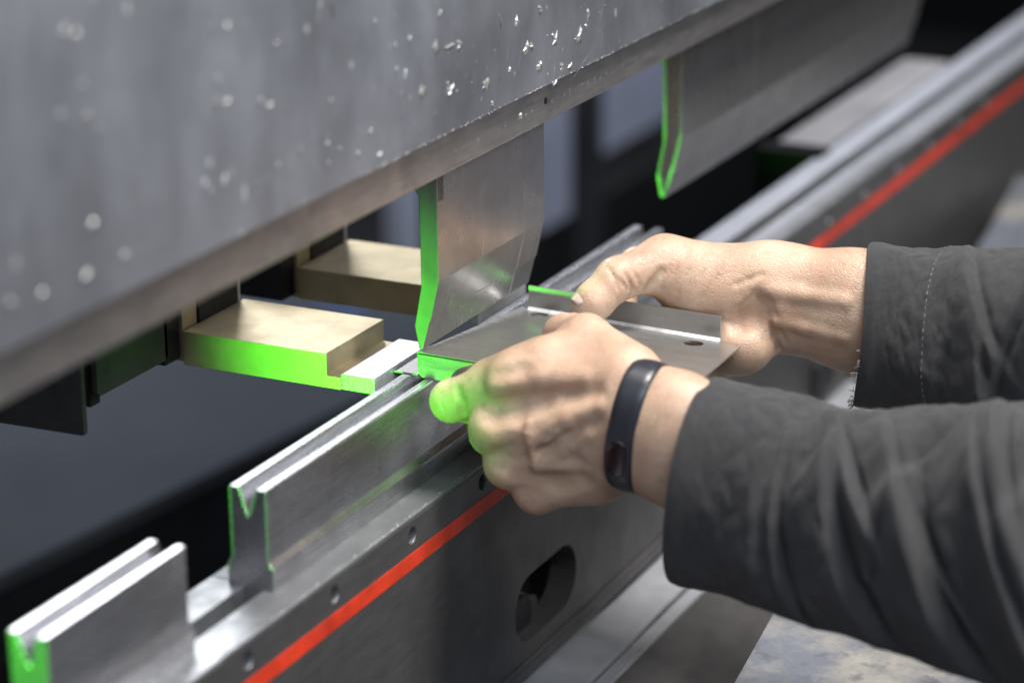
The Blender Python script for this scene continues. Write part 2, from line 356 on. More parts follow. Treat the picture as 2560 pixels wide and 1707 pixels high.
def right_hand():
    g = Vol((48, -300, -62), (182, -42, 66), 1.15)
    g.cone((131, -260, 4), 33, (128, -205, 11.5), 34, 4, flat=(1, .1, 0, .74))
    g.cone((128, -205, 11.5), 34, (124, -160, 15), 30, 8, flat=(1, .1, 0, .68))
    g.cone((124, -160, 15), 29, (120, -140, 10), 27, 10, flat=(1, .1, 0, .78))
    # thenar and thumb
    g.cone((119, -146, 22), 20.5, (107, -98, 31), 16.5, 11)
    g.blob((108, -120, 18), (17, 28, 19), 9)
    g.chain([(107, -98, 31.5, 15.5), (81, -79.5, 27.5, 11.6), (69, -70.5, 16.5, 10.6), (67.5, -68, 13.5, 9.4)], 6, 5)
    # heel of the hand, palm and the fingers that carry the sheet from below
    g.blob((104, -146, -9.5), (16, 19, 16), 8)
    g.cone((120, -145, 0), 18, (128, -108, -8), 17, 10)
    g.cone((112, -140, -14), 16, (118, -122, -20), 15, 8)
    g.chain([(138, -98, 12, 14), (150, -62, 14, 10), (130, -60, 0, 9), (108, -74, -12, 8.4)], 6)
    g.chain([(138, -103, -9, 13), (124, -80, -15, 10), (98, -80, -16, 9.2), (76, -88, -14, 8.6)], 5)
    g.chain([(130, -116, -18, 13), (112, -100, -25, 9.8), (88, -102, -22, 9), (68, -108, -17, 8.6)], 5)
    g.chain([(116, -130, -22, 12), (96, -122, -25, 9), (80, -124, -20, 8.2), (66, -127, -15.5, 7.6)], 5)
    V = g.groove; Rg = g.ridge
    # folds of the thumb and thenar, creases of the wrist
    for p, r, d in (([(72.3, -77.5, 36.7), (69.5, -84.5, 30.7), (69.8, -86, 24)], .7, .5), ([(70.5, -86, 31), (72, -90.5, 24)], .9, .7), ([(74.5, -87, 33), (76, -91, 24), (79, -90, 20)], 1.0, 1.1),
                    ([(69, -82, 33), (68, -85, 27)], .6, .4), ([(78, -90.5, 34), (80, -94, 26), (82, -93, 21)], .8, .8),
                    ([(89, -103, 32.5), (86, -99.5, 26), (85.5, -96.7, 22)], 1.8, 2.0), ([(91.7, -108, 36), (89, -104, 29.4), (90, -101.7, 21)], .6, .5), ([(94, -117.7, 35), (91, -114, 27), (90.7, -111, 20)], .6, .55),
                    ([(95, -127, 35), (91.4, -122, 27), (90.7, -116.6, 17)], .6, .5), ([(96, -135, 33), (93, -130, 25), (91, -124, 16)], .6, .45), ([(93, -112, 37), (90, -108, 29)], .5, .4),
                    ([(102.4, -158, 34), (99.7, -151, 31), (97, -145, 28)], 1.2, .9), ([(98.7, -159, 20), (100.4, -163.7, 11), (103, -166.5, -2), (108, -168, -12)], 1.6, 2.2), ([(99.4, -162, 22), (101, -168, 10), (106, -171, -5)], 1.2, 1.2),
                    ([(100.3, -158, 29), (97.5, -153.5, 21), (96, -146.5, 14)], 1.0, .9), ([(99, -161, 27), (98, -155, 18), (96, -149, 10)], .8, .7), ([(95, -139.6, 6), (95, -149, 4.7), (98.7, -156, 10)], 1.0, 1.0)):
        V(p, r, d, r*1.6)
    V([(97, -150, 2), (98, -157, 12), (99, -160, 20)], 6, 1.6, 5)
    Rg([(99.7, -161, 23.7), (104, -179, 24.8), (103, -206, 24.8)], 4, 1.3, 4)
    Rg([(103, -166, 8), (106, -182, 6), (108, -206, 4)], 3, .8, 4)
    return g
# ================================================================ SETTING: rear of the machine, floor
structure(box('floor', (-3000, 7000), (-3000, 2600), (-960, -950), 'floor', None, 0))
structure(box('rear_wall', (-1500, 7000), (2600, 2620), (-950, 900), 'black', None, 0))
structure(box('end_wall', (5200, 5220), (-2600, 2600), (-950, 1200), 'black', None, 0))
def flat_ring(a, b, c, d, z0, z1):
    V = [(*p, z0) for p in (a, b, c, d)]+[(*p, z1) for p in (a, b, c, d)]
    return V, [(0, 1, 2, 3), (7, 6, 5, 4), (0, 1, 5, 4), (1, 2, 6, 5), (2, 3, 7, 6), (3, 0, 4, 7)]
t = thing('rear_tray', 'blue grey sheet catch tray behind the dies, out of focus', 'tray')
link('tray_bed', raw('tray_bed', *flat_ring((-150, 670), (1150, 500), (1250, 1600), (-150, 1600), -415, -400)), 'tray', t, 1)
link('tray_skirt', raw('tray_skirt', *flat_ring((-150, 674), (1150, 504), (1150, 516), (-150, 686), -940, -416)), 'black', t, 1)
for x, y, l in ((1010, 640, 120), (1090, 655, 90)): link('blue_mark', raw('blue_mark', *flat_ring((x, y), (x+16, y), (x+16+l*.5, y+l), (x+l*.5, y+l), -399.8, -399.2)), 'blue', t)
for n, lab, x, y, z, mt in (('machine_guard', 'pale lilac panel seen through the gap beside the tall punch', (1625, 1720), (700, 720), (-455, 100), 'guard'),
                   ('machine_guard', 'pale blue panel left of the far punch in the background', (1800, 2080), (700, 720), (-400, 100), 'guard'),
                   ('machine_guard', 'narrow lilac panel just left of the green lit punch face', (1262, 1312), (700, 720), (-400, 100), 'guard'),
                   ('rear_column', 'dark upright column between the two pale rear panels', (1725, 1795), (690, 725), (-940, 100), 'column'),
                   ('rear_beam', 'dark cross beam low behind the machine', (1320, 2600), (705, 740), (-900, -460), 'black')):
    tag(box(n, x, y, z, mt), lab, n.replace('_', ' '))
# ================================================================ RAM with tool clamp
ram = thing('upper_ram', 'scuffed grey steel upper beam with clamp rail, filling the top', 'press ram')
box('ram_plate', (-900, 1500), (-34, 30), (129.5, 700), 'ram', ram, .8)
clamp = prism('clamp_rail', [(-30, 129.4), (-30, 108), (-29, 107), (16, 107), (16, 129.4)], -900, 1500, 'clamp', ram, .4)
P_ = []
for i in range(46):      # row of tiny stamped characters along the clamp
    x = -28+i*8.3+random.uniform(-.6, .6); z = 117.5
    for q in range(random.choice((2, 3, 3))):
        dx, dz = random.uniform(-.9, .9), random.uniform(-1.1, 1.1); hor = random.random() < .5
        P_.append(box_v(x+dx-(.8 if hor else .22), x+dx+(.8 if hor else .22), -30.05, -29.9, z+dz-(.22 if hor else 1.0), z+dz+(.22 if hor else 1.0)))
o = many('stamped_scale', P_, 'bright', clamp); o['kind'] = 'stuff'
link('set_screw', raw('set_screw', *cyl_v((97, -29.5, 119.5), 1.9, -.8, (0, 1, 0), 16)), 'bore', clamp)
# gouges and weld spatter knocked into the ram face
P_ = []
def chip(x, z, rx, rz, h, a=0, n=11, seed=0):
    r = random.Random(seed*31+int(x*7+z*13)); V = []; F = []
    ph = [r.uniform(.35, 1.4) for _ in range(n)]
    for k in range(n):
        t = 2*math.pi*k/n; u, v = math.cos(t)*rx*ph[k], math.sin(t)*rz*ph[k]
        V.append((x+u*math.cos(a)-v*math.sin(a), -33.98, z+u*math.sin(a)+v*math.cos(a)))
    for k in range(n):
        t = 2*math.pi*k/n; u, v = math.cos(t)*rx*.5*ph[k], math.sin(t)*rz*.5*ph[k]
        V.append((x+u*math.cos(a)-v*math.sin(a), -34-h*r.uniform(.4, 1.2), z+u*math.sin(a)+v*math.cos(a)))
    F = [(k, (k+1) % n, n+(k+1) % n, n+k) for k in range(n)]+[tuple(range(n, 2*n))]
    return V, F
CH = [(-40.5, 176.9, 2.97, 4.05, 0), (-14.2, 173.6, 3.24, 2.97, 0), (-27.2, 175.3, 8.1, 0.68, 0.05), (65.2, 156.7, 4.05, 3.51, 0.5), (71.7, 156.1, 2.7, 1.62, -0.4), (101.2, 153.4, 2.16, 4.32, -0.5), (98.4, 156.8, 1.35, 2.7, 0.3), (133.0, 149.6, 2.43, 5.4, -0.5), (128.3, 148.0, 1.35, 2.7, 0.6), (80.4, 143.0, 2.97, 4.32, 0.2), (15.0, 146.3, 4.05, 2.97, 0.5), (-24.6, 152.1, 3.78, 1.89, 0.7), (-27.9, 154.6, 1.35, 3.38, 0), (-55.3, 158.2, 2.97, 3.51, 0), (-122.0, 142.4, 1.66, 0.89, 0), (-100.6, 136.8, 2.55, 1.1, 0.3), (-150.6, 153.8, 1.01, 1.6, 0), (-175.3, 156.5, 1.02, 1.42, 0.4), (-187.8, 135.5, 1.07, 3.72, 0.1), (-244.2, 196.1, 1.07, 7.56, -0.15), (-236.4, 192.1, 2.93, 1.7, 0), (-350.3, 245.9, 2.99, 2.63, 0), (-344.2, 243.0, 1.94, 1.97, 0), (-245.6, 227.8, 1.36, 2.55, 0.3), (-232.9, 225.0, 1.95, 1.63, 0), (-377.5, 145.7, 2.38, 2.38, 0), (-346.3, 145.4, 2.6, 2.2, 0.4), (-340.6, 165.0, 2.65, 1.56, 0.3), (-319.8, 145.8, 2.23, 2.02, 0), (-397.2, 147.5, 2.29, 2.46, 0.4), (-341.1, 222.5, 1.15, 2.27, 0), (-339.4, 209.8, 1.68, 1.55, 0), (-331.2, 201.6, 1.61, 1.79, 0), (-356.7, 214.2, 1.5, 2.76, 0), (-200.4, 183.6, 1.37, 1.03, 0), (-207.6, 187.1, 1.02, 1.36, 0), (-192.8, 209.8, 0.72, 1.2, 0), (-82.2, 186.7, 0.82, 3.26, -0.1), (-81.9, 174.8, 0.62, 1.62, 0), (43.7, 148.7, 1.35, 1.35, 0), (109.7, 136.2, 1.89, 3.24, 0.3), (144.8, 160.2, 1.76, 4.73, 0), (141.9, 153.3, 0.94, 2.7, 0.2), (81.9, 174.4, 2.43, 3.24, 0.5), (52.1, 172.9, 1.08, 3.51, -0.3), (-35.1, 194.0, 1.35, 2.97, 0.2), (33.8, 176.4, 0.68, 5.4, 0.4), (-73.1, 170.8, 0.51, 2.83, -0.3), (22.4, 134.4, 1.08, 2.16, 0), (-252.5, 168.1, 1.53, 1.89, 0.3), (-256.6, 161.3, 1.27, 1.81, 0), (-253.5, 156.6, 1.5, 1.24, 0), (-240.9, 158.4, 1.21, 2.33, -0.5), (-225.5, 147.5, 0.68, 5.31, -0.2), (-194.9, 154.1, 0.98, 1.18, 0), (-150.0, 144.2, 0.85, 1.27, 0), (-139.3, 149.0, 0.72, 1.4, 0), (-109.5, 150.6, 0.82, 2.48, -0.2), (-146.1, 173.7, 0.89, 1.13, 0), (-102.4, 202.4, 0.77, 1.32, 0), (-153.2, 220.2, 0.64, 7.93, -0.25), (-142.6, 215.2, 0.94, 5.41, 0.3), (-67.8, 187.1, 0.65, 2.15, -0.2), (56.5, 120.9, 1.49, 2.03, 0), (101.0, 129.4, 4.05, 1.22, 0.4), (121.2, 135.1, 3.24, 1.08, 0.4)]
for i, (x, z, rx, rz, a) in enumerate(CH): P_.append(chip(x, z, rx, rz, .9, a, 13, seed=i))
S_ = []
D_ = [chip(x+rx*.7, z-rz*.45, rx*.8, rz*.55, .02, a+.3, 8, i+50) for i, (x, z, rx, rz, a) in enumerate(CH)]  # dark patch beside each chip: the dent's shaded side put into colour
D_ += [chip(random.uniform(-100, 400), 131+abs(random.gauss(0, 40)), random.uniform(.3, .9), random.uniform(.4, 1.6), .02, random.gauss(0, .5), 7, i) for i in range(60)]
o = many('dent_shade_marks', D_, 'dent_shade', ram); o['kind'] = 'stuff'
for i in range(190):
    x = random.uniform(-330, 420); z = 130.5+abs(random.gauss(0, 30)) if random.random() < .6 else random.uniform(131, 270)
    s = random.choice((.3, .35, .45, .6, .9)); k_ = random.random()
    (P_ if k_ < .35 else S_).append(chip(x, z, s*random.uniform(.5, 1.0), s*random.uniform(.8, 3.2), .15, random.gauss(-.15, .4), 7, i))
for i in range(130):       # fine drag scratches
    x = random.uniform(-200, 420); z = random.uniform(131, 240); l = random.uniform(2, 14); a_ = random.choice((-.35, -.2, .15, .4, 1.2, -1.1))+random.gauss(0, .12)
    S_.append(chip(x, z, random.uniform(.14, .3), l, .05, a_, 6, i))
for i in range(150):
    x = random.uniform(-120, 420); P_.append(chip(x, 130.0+random.uniform(0, 1.0), random.uniform(.5, 1.8), random.uniform(.25, .6), .25, 0, 6, i))
o = many('scuffs', S_, 'scuff', ram); o['kind'] = 'stuff'
o = many('gouges', P_, 'bright', ram); o['kind'] = 'stuff'
# ================================================================ PUNCHES
PUN = [(-12, 131), (-12, 39.6), (-6.7, 17.2), (-5.9, 16.6), (-5.7, 15.4), (-1.6, .6), (-.9, 0), (-.1, 0), (.6, .6), (3.7, 13.2), (-1.4, 36), (-1.2, 86), (3.0, 91), (3.0, 131)]
PUN2 = [(min(y, 3.0), min(z, 106.5)) for y, z in PUN]
def grow(prof, d):
    P = [np.array(p, float) for p in prof]; n = len(P); out = []
    ar = sum(P[i][0]*P[(i+1) % n][1]-P[(i+1) % n][0]*P[i][1] for i in range(n)); sg = 1 if ar > 0 else -1
    for i in range(n):
        a, b, c = P[i-1], P[i], P[(i+1) % n]; u = (b-a)/np.linalg.norm(b-a); v = (c-b)/np.linalg.norm(c-b)
        n1 = np.array((u[1], -u[0]))*sg; n2 = np.array((v[1], -v[0]))*sg; m = n1+n2; m = m/max(m@m, .6)*2 if m@m > .3 else n1
        out.append(tuple(b+m*d*.5*1.0 if True else b))
    return out
PUN3 = [(y, min(z, 106.5)) for y, z in grow(PUN2, 2.0)]
def punch(lab, x0, x1, prof=PUN2):
    t = thing('punch', lab, 'punch', group=None)
    prism('punch_body', prof, x0, x1, 'punch', t, .35); return t
pa = punch('punch above the sheet, its left end lit bright green by the laser', 0, 106.6)
link('etched_code', raw('etched_code', *box_v(1.2, 7.5, -12.06, -11.9, 84, 100)), 'label', pa)
punch('narrow punch segment, right neighbour of the green ended punch', 107.0, 133)
punch('long blurred punch hanging at upper right with glowing green outline', 338, 470, PUN3)
punch('far end section of the blurred row of punches at upper right', 470.4, 853, PUN3)
# ================================================================ DIES
DIE = [(-10, -15.4), (-9.6, -15), (-5.4, -15), (-4.9, -15.5), (-.9, -29.2), (0, -30), (.9, -29.2), (4.9, -15.5), (5.4, -15), (9.6, -15), (10, -15.4), (10, -52), (12.6, -55.8), (12.6, -66.9), (6, -66.9), (6, -84), (-6.5, -84), (-6.5, -66.9), (-12.6, -66.9), (-12.6, -55.8), (-10, -52)]
for lab, x0, x1 in (('short V groove die in the lower left corner, end glowing green', -359, -250.5), ('long V groove die under the hands, polished rails', -180.2, 316)):
    d = thing('die', lab, 'die', group=None); prism('die_body', [(y, max(z, -84)) for y, z in grow(DIE, .9)] if x0 > -200 else [(y, z-.3) for y, z in grow(DIE, -.6)], x0, x1, 'die', d, .3)
# ================================================================ LOWER TABLE (die holder)
tb = thing('lower_table', 'black lower press table with steel die rail and red line', 'press table')
RJ = [(5.0, -67.2), (26, -67.2), (26, -216), (6.6, -216), (6.6, -86), (5.0, -86)]
FJ = [(-29, -67.6), (-28.4, -67), (-7.2, -67), (-7.2, -86), (5.9, -86), (5.9, -98), (-29, -98)]
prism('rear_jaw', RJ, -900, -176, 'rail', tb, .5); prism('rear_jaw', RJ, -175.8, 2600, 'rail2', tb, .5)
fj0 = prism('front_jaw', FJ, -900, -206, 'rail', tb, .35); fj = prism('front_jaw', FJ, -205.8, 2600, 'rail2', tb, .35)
fp = prism('front_plate', [(-29.4, -69.2), (-29.4, -216), (-12, -216), (-12, -98.4), (-29.2, -98.3), (-29.2, -69.2)], -900, 2600, 'face', tb, .3)
HX = [-232-82.2*1+82.2*i for i in range(17)]
def stadium(x0, x1, z0, z1, n=12):
    r = (z1-z0)/2; zc = (z0+z1)/2
    return [(x1-r+r*math.cos(t), zc+r*math.sin(t)) for t in np.linspace(-math.pi/2, math.pi/2, n)]+[(x0+r+r*math.cos(t), zc+r*math.sin(t)) for t in np.linspace(math.pi/2, 3*math.pi/2, n)]
st = stadium(54, 139, -198, -157)
sv = [(x, -34, z) for x, z in st]+[(x, -5, z) for x, z in st]; n_ = len(st)
cut(fp, [(sv, [tuple(range(n_)), tuple(range(2*n_-1, n_-1, -1))]+[(i, (i+1) % n_, n_+(i+1) % n_, n_+i) for i in range(n_)])])
cut(fj, [cyl_v((x, -32, -77.4), 4.7, 13, (0, 1, 0), 24) for x in HX if x > -200]); cut(fj0, [cyl_v((x, -32, -77.4), 4.7, 13, (0, 1, 0), 24) for x in HX if x < -210]); cut(fp, [cyl_v((x, -32, -77.4), 4.7, 13, (0, 1, 0), 24) for x in HX])
for x in HX: link('bolt_head', raw('bolt_head', *cyl_v((x, -23, -77.4), 4.2, 3, (0, 1, 0), 18)), 'face', fp, .8)
P_ = []
for i in range(150):     # nicks along the worn front edge of the rail
    x = random.gauss(-90, 120); y = -28.6+abs(random.gauss(0, .9)); s = random.uniform(.25, .9); V, F = chip(x, 0, s, s*.6, .25, 0, 6, i); P_.append(([(a_, y+c_, -66.98-(b_+34) if False else -67.02+max(0, -(b_+33.98))) for a_, b_, c_ in V], F))
o = many('edge_nicks', P_, 'bright', fj); o['kind'] = 'stuff'
box('red_line', (-900, 2600), (-29.62, -29.3), (-96.2, -87.2), 'red', tb, .1)
# inside the slot: spindle and bracket
link('spindle', raw('spindle', *cyl_v((84, 2, -190), 13, -22, (0, 1, 0), 24)), 'dark', tb, 1); link('spindle_ring', raw('spindle_ring', *cyl_v((84, -15, -190), 14.5, -1.5, (0, 1, 0), 28)), 'face', tb, .6)
link('slot_pin', raw('slot_pin', *cyl_v((112, 3, -196), 7, -16, (0, 1, 0), 20)), 'face', tb, .8); box('slot_back', (20, 180), (4, 6), (-216, -140), 'bore', tb, .3)
# ledges below the front plate
prism('ledge_bead', [(-29.6, -209), (-31.5, -210), (-31.5, -213), (-33, -214), (-33, -217.5), (-29.6, -217.5)], -900, 2600, 'face', tb, .5)
prism('ledge_plate', [(-25, -222), (-63, -222), (-63, -226), (-25, -226)], -900, 2600, 'ledge', tb, .4)
prism('ledge_step', [(-64.5, -225), (-75, -223.5), (-75.6, -227), (-64.5, -229)], -900, 2600, 'ledge', tb, .4)
prism('front_cover', [(-75.8, -224), (-190, -268), (-190, -271), (-75.8, -227.5)], -900, 2600, 'face', tb, .3)
box('laser_blocker', (712, 740.6), (22, 76), (-132, -64), 'void', tb, 1.0); box('latch', (556, 590), (-38, -29.7), (-206, -182), 'dark', tb, 1.5)  # added black box keeps the laser's green off the rear block's end
box('rear_block', (741, 1082), (27, 70), (-130, -66), 'grey', tb, 1.0)
# ================================================================ BACKGAUGE
def gauge(x0, x1, lab, dy=0, dz=0):
    t = thing('backgauge_finger', lab, 'stop finger', group='backgauge fingers behind the dies')
    Y = lambda *p: [(a+dy, b+dz) for a, b in p]
    prism('finger_block', Y((45.2, -1.3), (137, -1.3), (137, -21), (36.6, -21), (36.6, -14.0), (45.2, -14.0)), x0, x1, 'brass', t, .4)
    prism('finger_nose', Y((16, -11.5), (16, -20.6), (36.4, -20.6), (36.4, -12.2), (35.4, -11.4)), x0+.2, x1-.2, 'nose', t, .35)
    box('carrier', (x0+18, x1-6), (137.2+dy, 175+dy), (-22, 60), 'dark', t, .8)
    box('carrier_plate', (x0-14, x0+1.5), (140+dy, 172+dy), (-18, 46), 'dark', t, .8)
    box('back_stop', (x0+2, x0+17), (138+dy, 150+dy), (-20, 30), 'brass', t, .6)
    box('carrier_edge', (x1-5.8, x1-3.2), (137.2+dy, 150+dy), (-1, 50), 'nose', t, .2)
    for y in (64, 86, 118): box('score_line', (x0+.6, x1-.6), (y+dy, y+.3+dy), (-1.35+dz, -1.27+dz), 'brass', t, 0)
    return t
gauge(-23.8, 41.5, 'near backgauge finger, brass topped block with green lit side')
gauge(104, 168, 'far backgauge finger, tan topped block behind the punch', 1, 1.1)
h = thing('hanging_plate', 'rounded dark steel plate hanging below the ram, square to the table', 'plate')
prism('plate_face', [(-102.7, 60), (-34, 60), (-34, -12.5), (-36.5, -15), (-100.5, -15), (-102.7, -13)], 140, 143.5, 'hplate', h, .6, axis=1)
box('plate_spine', (-101.5, -92), (146, 160), (-22, 60), 'dark', h, .8)
h = thing('hanging_plate', 'dark green tinted plate hanging at the left edge of the picture', 'plate')
prism('plate_face', [(134, 60), (134, -26.8), (135.5, -28.3), (280, -31), (280, 60)], -125, -121.5, 'hplate', h, .6)
# ================================================================ WORKPIECE
wp = thing('sheet_metal_bracket', 'folded grey sheet metal bracket held in both hands under the punch', 'workpiece')
pz = lambda x, y: -10*(x+4)/117+.014*y     # held slightly tilted: down towards the far edge and towards the operator
def sheet_panel():
    out = [(-4, 0), (121, -3), (117, -9), (113, -130.5), (109, -143.5), (-4, -154)]
    n = len(out); V = [(x, y, pz(x, y)) for x, y in out]+[(x, y, pz(x, y)-1.2) for x, y in out]
    return V, [tuple(range(n)), tuple(range(2*n-1, n-1, -1))]+[(i, (i+1) % n, n+(i+1) % n, n+i) for i in range(n)]
zt = lambda y: .014*y
pn = link('web', raw('web', *sheet_panel()), 'sheet', wp)
cut(pn, [cyl_v((108, -20, -20), 5.4, 20, (0, 0, 1), 24), cyl_v((100.1, -119, -20), 5.6, 20, (0, 0, 1), 24)])
link('lower_flange', raw('lower_flange', [(-4, -.4, -.3), (-4, -154, zt(-154)-.3), (-4, -154, zt(-154)-14.4), (-4, -3, -14.4), (-4, -.4, -12.2), (-2.8, -.4, -.3), (-2.8, -154, zt(-154)-.3), (-2.8, -154, zt(-154)-14.4), (-2.8, -3, -14.4), (-2.8, -.4, -12.2)],
     [(0, 1, 2, 3, 4), (9, 8, 7, 6, 5), (0, 1, 6, 5), (1, 2, 7, 6), (2, 3, 8, 7), (3, 4, 9, 8), (4, 0, 5, 9)]), 'sheet', wp, .15)
fl_ = [(116.6, -9.2, -10.3), (112.8, -130.2, -11.7), (112.8, -130.2, 2.6), (116.6, -9.2, 4.1)]
link('upper_flange', raw('upper_flange', fl_+[(x+1.2, y, z) for x, y, z in fl_], [(0, 1, 2, 3), (7, 6, 5, 4), (0, 1, 5, 4), (1, 2, 6, 5), (2, 3, 7, 6), (3, 0, 4, 7)]), 'sheet', wp, .2)
link('bend', raw('bend', [(116.7, -9.4, -8.6), (114.6, -9.4, -10.2), (117.6, -9.4, -11.2), (112.9, -130, -10.0), (110.8, -130, -11.5), (113.8, -130, -12.6)], [(0, 1, 2), (5, 4, 3), (0, 1, 4, 3), (1, 2, 5, 4), (2, 0, 3, 5)]), 'nose', wp)
link('stop_lip', raw('stop_lip', *box_v(-1.5, 40, 1.0, 15.6, -14.8, -13.6)), 'sheet', wp, .15)
# ================================================================ WORK TABLE at the front
wt = thing('work_table', 'blue grey steel table with paint scuffed off, in front of the machine', 'table')
def tabtop(z0, z1, inset=0):
    a = np.array((-200, -206.8)); b = np.array((1100, -36.6)); d = (b-a)/np.linalg.norm(b-a); nrm = np.array((d[1], -d[0]))
    q = [a+nrm*inset, b+nrm*inset, b+nrm*900, a+nrm*900]
    return [(*p, z0) for p in q]+[(*p, z1) for p in q], [(0, 1, 2, 3), (7, 6, 5, 4), (0, 1, 5, 4), (1, 2, 6, 5), (2, 3, 7, 6), (3, 0, 4, 7)]
link('table_top', raw('table_top', *tabtop(-176, -170)), 'table', wt, 1.2); link('table_skirt', raw('table_skirt', *tabtop(-260, -176.2, 14)), 'dark', wt, 1)
# ================================================================ PERSON: two hands in a dark work jacket
person = thing('person', 'worker in dark jacket holding the bracket with both hands', 'person')
OFF = np.array((24, 9.3, -8.3))      # the far hand sits beyond the upright flange
def hand(fn, name, lab, off=0):
    V, F = fn().mesh(); V = V+off; me = bpy.data.meshes.new(name); me.from_pydata((V*MM).tolist(), [], F.tolist())
    bm = bmesh.new(); bm.from_mesh(me); bmesh.ops.recalc_face_normals(bm, faces=bm.faces); bm.to_mesh(me); bm.free()
    o = link(name, me, 'skin', person, 0, True); o['label'] = lab
    s = o.modifiers.new('relax', 'SMOOTH'); s.factor = .5; s.iterations = 3; return o
hl = hand(left_hand, 'hand', 'bare left hand, thumb on the sheet, green lit index finger'); hr = hand(right_hand, 'hand', 'bare right hand, thumb hooked over the upright flange', OFF)
# thumb nail of the right hand
def nail():
    c = np.array((62.72, -65.29, 23.65))+OFF; ax = np.array((-13.5, 11.5, -14.0)); nm = np.array((-0.72, 0.58, 0.38)); ax = ax/np.linalg.norm(ax); nm = nm-ax*(nm@ax); nm /= np.linalg.norm(nm); sd = np.cross(ax, nm)
    V, F = [], []; nu, nv = 14, 13
    for i in range(nu):
        u = i/(nu-1); L = -6.5+13.5*u
        wd = 6.2*math.sqrt(max(0, 1-max(0, (u-.72)/.28)**2*.75))*(1-.25*max(0, (.2-u)/.2)**2)
        for j in range(nv):
            a = -1+2*j/(nv-1); V.append(c+ax*(L-(a*a)*1.6*(1 if u < .5 else -.2))+sd*wd*a+nm*(-2.6*a*a-.9*(u-.4)**2))
    F = [(i*nv+j, (i+1)*nv+j, (i+1)*nv+j+1, i*nv+j+1) for i in range(nu-1) for j in range(nv-1)]
    o = link('fingernail', raw('fingernail', V, F), 'nail', hr, 0, True); m = o.modifiers.new('thick', 'SOLIDIFY'); m.thickness = .0007; m.offset = 0
nail()
def catmull(P, n):
    P = [np.array(p, float) for p in P]; P = [2*P[0]-P[1]]+P+[2*P[-1]-P[-2]]; out = []
    seg = len(P)-3
    for k in range(n):
        s = k/(n-1)*seg; i = min(int(s), seg-1); t = s-i; a, b, c, d = P[i:i+4]
        out.append(.5*((2*b)+(c-a)*t+(2*a-5*b+4*c-d)*t*t+(3*b-a-3*c+d)*t**3))
    return np.array(out)
def hashn(x, y, s):
    return np.sin(x*1.7+s*3.1+np.sin(y*2.3+s))*.5+np.sin(y*3.1+x*.9+s*1.3)*.5
def sleeve(name, lab, rows, folds, nu, nv, sl=(0, 0), hem=12, flare=0, fa=1.0, rip=.8, seam=None, skew=0):
    """rows: centre x,y,z, half height, half depth; folds: (u mm, v rad, du/dv, bend, height, width mm, v reach)"""
    Rw = catmull(rows, nu); C = Rw[:, :3]; T = np.gradient(C, axis=0); T /= np.linalg.norm(T, axis=1)[:, None]
    Ln = np.concatenate([[0], np.cumsum(np.linalg.norm(np.diff(C, axis=0), axis=1))])
    V = []; UV = []
    v = np.linspace(-math.pi, math.pi, nv, endpoint=False)
    for i in range(nu):
        side = np.cross(T[i], (0, 0, 1)); side /= np.linalg.norm(side); up = np.cross(side, T[i])
        if side[0] > 0: side = -side
        u = Ln[i]
        d = np.zeros(nv)
        for (fu, fv, sl_, bd, A, wd, rv) in folds:
            A *= fa
            dv = (v-fv+math.pi) % (2*math.pi)-math.pi
            x = (u-(fu+sl_*dv+bd*dv*dv))/wd
            d += A*np.where(x > 0, np.exp(-(np.abs(x)*2.6)**1.6), np.exp(-(x*.62)**2))*np.exp(-(dv/rv)**4)-.55*abs(A)*np.exp(-((x-.62)/.30)**2)*np.exp(-(dv/(rv*.85))**4)
        d *= np.clip((v+1.0)/.75, .03, 1)*np.clip((2.6-np.abs(v))/.5, .2, 1)
        amp = min(1, u/30)
        d += amp*(hashn(u*.045, v*1.5, 1)*1.3+hashn(u*.11, v*3.0, 4)*.5)
        d += amp*rip*(np.abs(hashn(u*.21+v, v*4.0-u*.05, 7))*.9+np.abs(hashn(u*.33-v*2, v*6.5, 2))*.5)*np.clip((v+1.3)/.5, 0, 1)
        if seam: d += .55*np.exp(-((u-seam)/1.2)**2)*(1+.5*np.sin(v*46))
        if u < hem: d += .7*math.exp(-((u-hem*.45)/(hem*.35))**2)
        e = .9
        ch, sh = np.cos(v), np.sin(v); r = (np.abs(ch)**2.3+np.abs(sh)**2.3)**(-1/2.3)
        for j in range(nv):
            V.append(C[i]+side*(ch[j]*(Rw[i, 4]*r[j]+d[j]))+up*(sh[j]*(Rw[i, 3]*r[j]+d[j]))+T[i]*(flare*math.sin(v[j]*2+1)*max(0, 1-u/25)+skew*max(0, ch[j])*max(0, 1-u/60)))
    F = [(i*nv+j, i*nv+(j+1) % nv, (i+1)*nv+(j+1) % nv, (i+1)*nv+j) for i in range(nu-1) for j in range(nv)]
    me = raw(name, V, F); uv = me.uv_layers.new(name='UVMap')
    for l in me.loops:
        q = l.vertex_index; uv.data[l.index].uv = (Ln[q//nv]*.01, (q % nv)/nv*3.2)
    o = link(name, me, 'cloth', person, 0, True); o['label'] = lab
    m = o.modifiers.new('thick', 'SOLIDIFY'); m.thickness = .0022; m.offset = -1
    m = o.modifiers.new('fine', 'SUBSURF'); m.levels = 1; m.render_levels = 1
    return o, np.array(V).reshape(nu, nv, 3)
